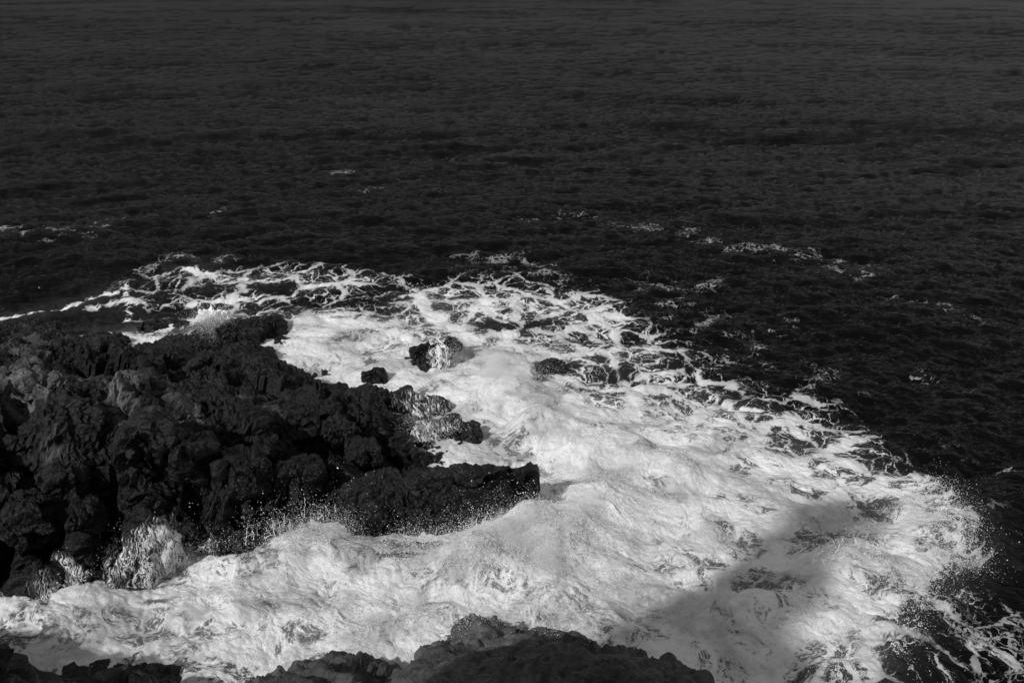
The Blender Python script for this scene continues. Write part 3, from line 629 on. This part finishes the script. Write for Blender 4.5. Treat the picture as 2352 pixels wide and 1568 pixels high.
# general froth: beads lifted off the churned surface
sel = np.where((turb > 0.75) & (y > 12) & (y < 45) & (np.abs(UU.ravel()) < .62))[0]
wgt = (0.05 + heapz[sel]) * (y[sel] / 20) ** 1.0; wgt /= wgt.sum()
pick = rng.choice(sel, 30000, p=wgt)
P = V[pick] + rng.normal(size=(len(pick), 3)) * .03; P[:, 2] += rng.exponential(0.03 + 0.16 * heapz[pick])
DC.append(P); DS.append(sizes(len(P), .003, .011))
for e in ((1100, 1260, .7, .9, .35, .25, 9000), (1220, 1210, .7, .6, .35, .25, 5000), (1000, 1290, .6, .6, .3, .2, 2500), (950, 1235, .5, .35, .3, .25, 900), (740, 1215, .5, .5, .3, .2, 4000), (640, 1240, .4, .7, .3, .18, 2500),
          (1060, 1405, .8, .5, .3, .25, 1500), (1180, 1400, .8, .7, .3, .3, 2500), (1330, 1410, .7, .8, .4, .35, 4000), (487, 738, .6, .34, .25, .28, 6000), (535, 735, .45, .3, .25, .18, 900),
          (1140, 830, .6, .8, .5, .3, 2600), (1040, 815, .5, .25, .4, .3, 1200), (1250, 870, .4, .4, .5, .2, 800), (960, 975, .5, .4, .3, .25, 900), (1010, 1000, .4, .4, .3, .2, 800),
          (2130, 1150, .4, .4, .4, .15, 2200), (2175, 1220, .4, .4, .4, .15, 2600), (2180, 1290, .3, .4, .3, .15, 2000), (2100, 1350, .3, .4, .3, .15, 1500), (1980, 1280, .8, .7, .3, .3, 3000), (1450, 1240, .6, 1.2, .6, .3, 4000),
          (380, 1270, .4, .7, .4, .3, 1500), (1850, 1450, .6, .9, .4, .3, 2500), (1560, 1380, .5, 1.0, .4, .3, 2500)):
    emit(*e)
# specks thrown on and past the rocks
for e in ((1150, 1140, .7, .4, .1, .25, 150), (600, 1180, .9, .9, .3, .35, 90), (780, 1120, .8, .7, .3, .3, 70), (2230, 1260, .3, .4, .4, .15, 120), (2200, 1180, .3, .4, .4, .15, 90)):
    emit(*e, lo=.0035, hi=.012)
tb = Tubes()
def fringe(pts, n, up, out, spread, r):
    W = [at(*q) for q in pts]
    for _ in range(n):
        i = rng.integers(len(W) - 1); t = rng.random(); p = W[i] * (1 - t) + W[i + 1] * t + rng.normal(size=3) * np.array([.12, .12, .05])
        v = np.array([out[0], out[1], up]) * (0.4 + rng.random()) + rng.normal(size=3) * spread
        jet(tb, p, v, 0.04 + .09 * rng.random(), r * (.5 + rng.random()))
        k = 26; tt = rng.random(k) ** 1.5 * .28; q_ = p + tt[:, None] * (v + rng.normal(size=(k, 3)) * .35) + np.outer(tt * tt, (0, 0, -4.9)) + rng.normal(size=(k, 3)) * .015
        DC.append(q_); DS.append(sizes(k, .0026, .009))
fringe([(560, 1250, .3), (640, 1225, .5), (700, 1205, .6), (750, 1180, .8)], 39, 2.6, (-.3, .6), .7, 0.0066)
fringe([(1000, 1255, .5), (1080, 1215, .8), (1180, 1195, .8), (1240, 1170, .8)], 43, 2.0, (0, .7), .6, 0.0058)
fringe([(860, 1245, .3), (920, 1255, .3), (990, 1260, .3)], 14, 1.6, (0, .4), .5, 0.0058)
fringe([(2120, 1105, .5), (2165, 1130, .5), (2190, 1190, .5), (2205, 1270, .5)], 57, 1.4, (1.4, .1), .7, 0.0062)
fringe([(2205, 1280, .4), (2130, 1335, .4), (2095, 1400, .3), (2060, 1490, .2)], 43, 1.2, (1.0, -.6), .7, 0.0062)
fringe([(1850, 1290, .8), (1960, 1260, .9), (2040, 1280, .8)], 21, 1.8, (.2, .4), .6, 0.0062)
fringe([(1040, 1405, .8), (1150, 1390, .9), (1260, 1405, .8)], 28, 1.8, (.1, .2), .7, 0.0058)
fringe([(455, 738, .3), (485, 734, .4), (525, 738, .3)], 21, 2.2, (0, .3), .6, 0.0058)
C_ = np.concatenate(DC); s_ = np.concatenate(DS)
Vd, Fd = drop_mesh(C_, s_)
tag(mesh_np('spray', Vd, Fd, M_SPRAY), 'white droplets of spray thrown up around the rocks', 'spray', kind='stuff')

bs = blob('splash', at(485, 746, 0) + np.array([0, .3, .12]), (.5, .32, .26), 0.2, 2.0, ((2.6, .12), (6, .08), (12, .05)), M_SPRAY, 'small white burst of water breaking behind the far reef', 171, 60)
bs['category'] = 'splash'
tag(tb.build('splash_fringe', M_SPRAY), 'thin jets and strings of water flung from the surf edge', 'splash', kind='stuff')

# ------------------------------------------------------------------ mist of fine spray hanging over the heaviest surf
bm_ = NB('spray_mist')
vol = bm_.n('ShaderNodeVolumePrincipled', {'Color': (1, 1, 1, 1), 'Density': 1.3, 'Anisotropy': 0.0})
bm_.t.links.new(vol.outputs[0], bm_.out.inputs['Volume'])
mx_ = np.arange(-11, 13, 0.16); my_ = np.arange(12.5, 31, 0.16)
MX, MY = np.meshgrid(mx_, my_); fx, fy = MX.ravel(), MY.ravel()
th = np.zeros_like(fx)
for px, py, rx, ry, h in ((1130, 1250, 2.0, 1.0, .9), (1260, 1170, 1.2, 1.2, .7), (1000, 1330, 2.0, 1.0, .55), (1330, 1350, 2.0, 1.3, .6), (730, 1225, .9, .7, .6), (600, 1290, 1.6, .7, .35), (1160, 860, 1.2, 2.0, .6), (1270, 960, 1.2, 1.6, .5),
                          (1450, 1060, 2.2, 1.3, .35), (1500, 1300, 2.0, 1.2, .45), (1850, 1400, 2.0, 1.2, .4), (1990, 1290, 1.2, .9, .4), (1700, 1230, 2.0, 1.0, .3), (900, 1440, 2.0, .8, .45), (300, 1420, 3.0, .8, .25), (2130, 1220, .8, 1.0, .3)):
    c_ = at(px, py, .3); th = np.maximum(th, h * np.exp(-(((fx - c_[0]) / rx) ** 2 + ((fy - c_[1]) / ry) ** 2)))
Pq = np.stack([fx, fy, np.zeros_like(fx)], 1)
th *= sstep(.55, .95, samp(TURB, fx, fy))
th = th * (0.55 + 0.75 * billow(Pq * 0.9 + 4, 5, 71, .62)) - 0.05
top = samp(S, fx, fy) * 0.9 + th; bot = np.full_like(fx, -0.25)
nr_, nc_ = MX.shape
Vt = np.stack([fx, fy, top], 1); Vb_ = np.stack([fx, fy, bot], 1)
Fq = grid_faces(nr_, nc_); kp = (th[Fq] > 0.0).all(1)
Fk = Fq[kp]
ed = np.concatenate([Fk[:, [0, 1]], Fk[:, [1, 2]], Fk[:, [2, 3]], Fk[:, [3, 0]]])
key = {}
es = np.sort(ed, 1); code = es[:, 0].astype(np.int64) * 10000000 + es[:, 1]
uq, inv, cnt = np.unique(code, return_inverse=True, return_counts=True)
be = ed[cnt[inv] == 1]; n0 = len(Vt)
side = np.stack([be[:, 1], be[:, 0], be[:, 0] + n0, be[:, 1] + n0], 1)
Vall, Fall, _ = submesh(np.concatenate([Vt, Vb_]), np.concatenate([Fk, Fk[:, ::-1] + n0, side]), slice(None), {})
tag(mesh_np('spray_mist', Vall, Fall, bm_.m), 'veil of fine white spray hanging over the surf', 'mist', kind='stuff')
sc.cycles.volume_bounces = 2

# ------------------------------------------------------------------ water running back off the rocks
dg = bpy.context.evaluated_depsgraph_get()
trees = [BVHTree.FromObject(o, dg) for o in bpy.data.objects if o.type == 'MESH' and o.name.split('.')[0] in ('rock_outcrop', 'boulder', 'foot_rock', 'awash_rock', 'reef_rock')]
def on_rock(px, py):
    d = Vector(ray(px, py)).normalized(); best = None
    for tr in trees:
        h = tr.ray_cast(Vector((0, 0, CAM_H)), d)
        if h[0] is not None and (best is None or h[3] < best[1]): best = (h[0], h[3], h[1])
    return None if best is None else (np.array(best[0]), np.array(best[2]))
def make_film():
    b = NB('white_runoff')
    uv = b.attr('film').outputs['Vector']; fade = b.attr('fade').outputs['Fac']
    wn = b.noise(uv, 2.2, 4, .6).outputs['Color']
    wv = b.vmath('SCALE', b.vmath('SUBTRACT', wn, (0.5, 0.5, 0.5)), (0, 0, 0)); wv.node.inputs['Scale'].default_value = 0.5
    p = b.vmath('ADD', uv, wv)
    mp = b.n('ShaderNodeMapping', {'Vector': p, 'Scale': (15.0, 2.2, 1.0)}).outputs[0]
    v = b.n('ShaderNodeTexVoronoi', {'Vector': mp, 'Scale': 1.0}, feature='DISTANCE_TO_EDGE', voronoi_dimensions='2D').outputs['Distance']
    v2 = b.n('ShaderNodeTexVoronoi', {'Vector': mp, 'Scale': 2.7}, feature='DISTANCE_TO_EDGE', voronoi_dimensions='2D').outputs['Distance']
    n = b.noise(mp, 1.2, 7, .7).outputs['Fac']
    f = b.math('MINIMUM', v, b.math('MULTIPLY_ADD', v2, 1.4, .04))
    f = b.math('MULTIPLY_ADD', b.math('SUBTRACT', n, .5), .9, f)
    d = b.math('SUBTRACT', b.math('MULTIPLY_ADD', fade, .42, -.20), f)
    al = b.ramp(d, -.08, .10, 0, .95)
    fb = b.noise(p, 16, 6, .7).outputs['Fac']
    bp = b.n('ShaderNodeBump', {'Height': fb, 'Distance': .06, 'Strength': .8})
    df = b.n('ShaderNodeBsdfPrincipled', {'Base Color': (.8, .8, .8, 1), 'Roughness': .6, 'Specular IOR Level': .25, 'Normal': bp.outputs[0]})
    tr = b.n('ShaderNodeBsdfTransparent')
    mx = b.n('ShaderNodeMixShader', {0: al, 1: tr.outputs[0], 2: df.outputs[0]})
    b.t.links.new(mx.outputs[0], b.out.inputs[0])
    return b.m
M_FILM = make_film()
def runoff(name, label, x0, x1, y0, y1, strength, lean=0.0, shape=None):
    """a thin torn sheet of white water lying on the rock"""
    nx, ny = max(8, int((x1 - x0) / 2.6)), max(8, int((y1 - y0) / 2.6))
    Vv = np.full((ny, nx, 3), np.nan); uv = np.zeros((ny, nx, 3)); fd_ = np.zeros((ny, nx))
    for j in range(ny):
        t = j / (ny - 1)
        for i in range(nx):
            u = i / (nx - 1); px = x0 + u * (x1 - x0) + lean * t * (y1 - y0); py = y0 + t * (y1 - y0)
            h = on_rock(px, py)
            if h is None: continue
            Vv[j, i] = h[0] + h[1] * .02 + np.array([0, -.012, .01])
            s_ = (x1 - x0) * 26 / 2287 ; uv[j, i] = (u * s_, t * (y1 - y0) * 30 / 2287, 0)
            e_ = math.sin(math.pi * u) ** .6 * (sstep(0, .35, t - .30 * (1 - math.sin(math.pi * u)))) * (1.0 if t < .9 else 1)
            fd_[j, i] = strength * e_
    Fq = grid_faces(ny, nx); Vf = Vv.reshape(-1, 3)
    Z = Vf[Fq]; ok = ~np.isnan(Z).any((1, 2))
    sp = np.nan_to_num(Z.max(1) - Z.min(1)).max(1); ok &= sp < .45
    V2, F2, A2 = submesh(np.nan_to_num(Vf), Fq, ok, {'film': uv.reshape(-1, 3), 'fade': fd_.ravel()})
    return tag(mesh_np(name, V2, F2, M_FILM, attrs=A2), label, 'runoff', kind='stuff')
runoff('runoff', 'fan of white water pouring down the front of the outcrop', 265, 525, 1145, 1350, 0.95, .03)
runoff('runoff', 'thin white streams running down the outcrop at the far left', 55, 235, 1240, 1415, .8)
runoff('runoff', 'thin trickles left of the white fan', 225, 320, 1200, 1350, .75)
runoff('runoff', 'cascade spilling over the tip of the outcrop', 900, 1000, 925, 1015, .85, .3)
runoff('runoff', 'water sheeting off the lone awash rock', 965, 1050, 770, 850, .9, .1)
runoff('runoff', 'white threads draining over the long wet slab', 850, 1060, 865, 990, .62, .4)
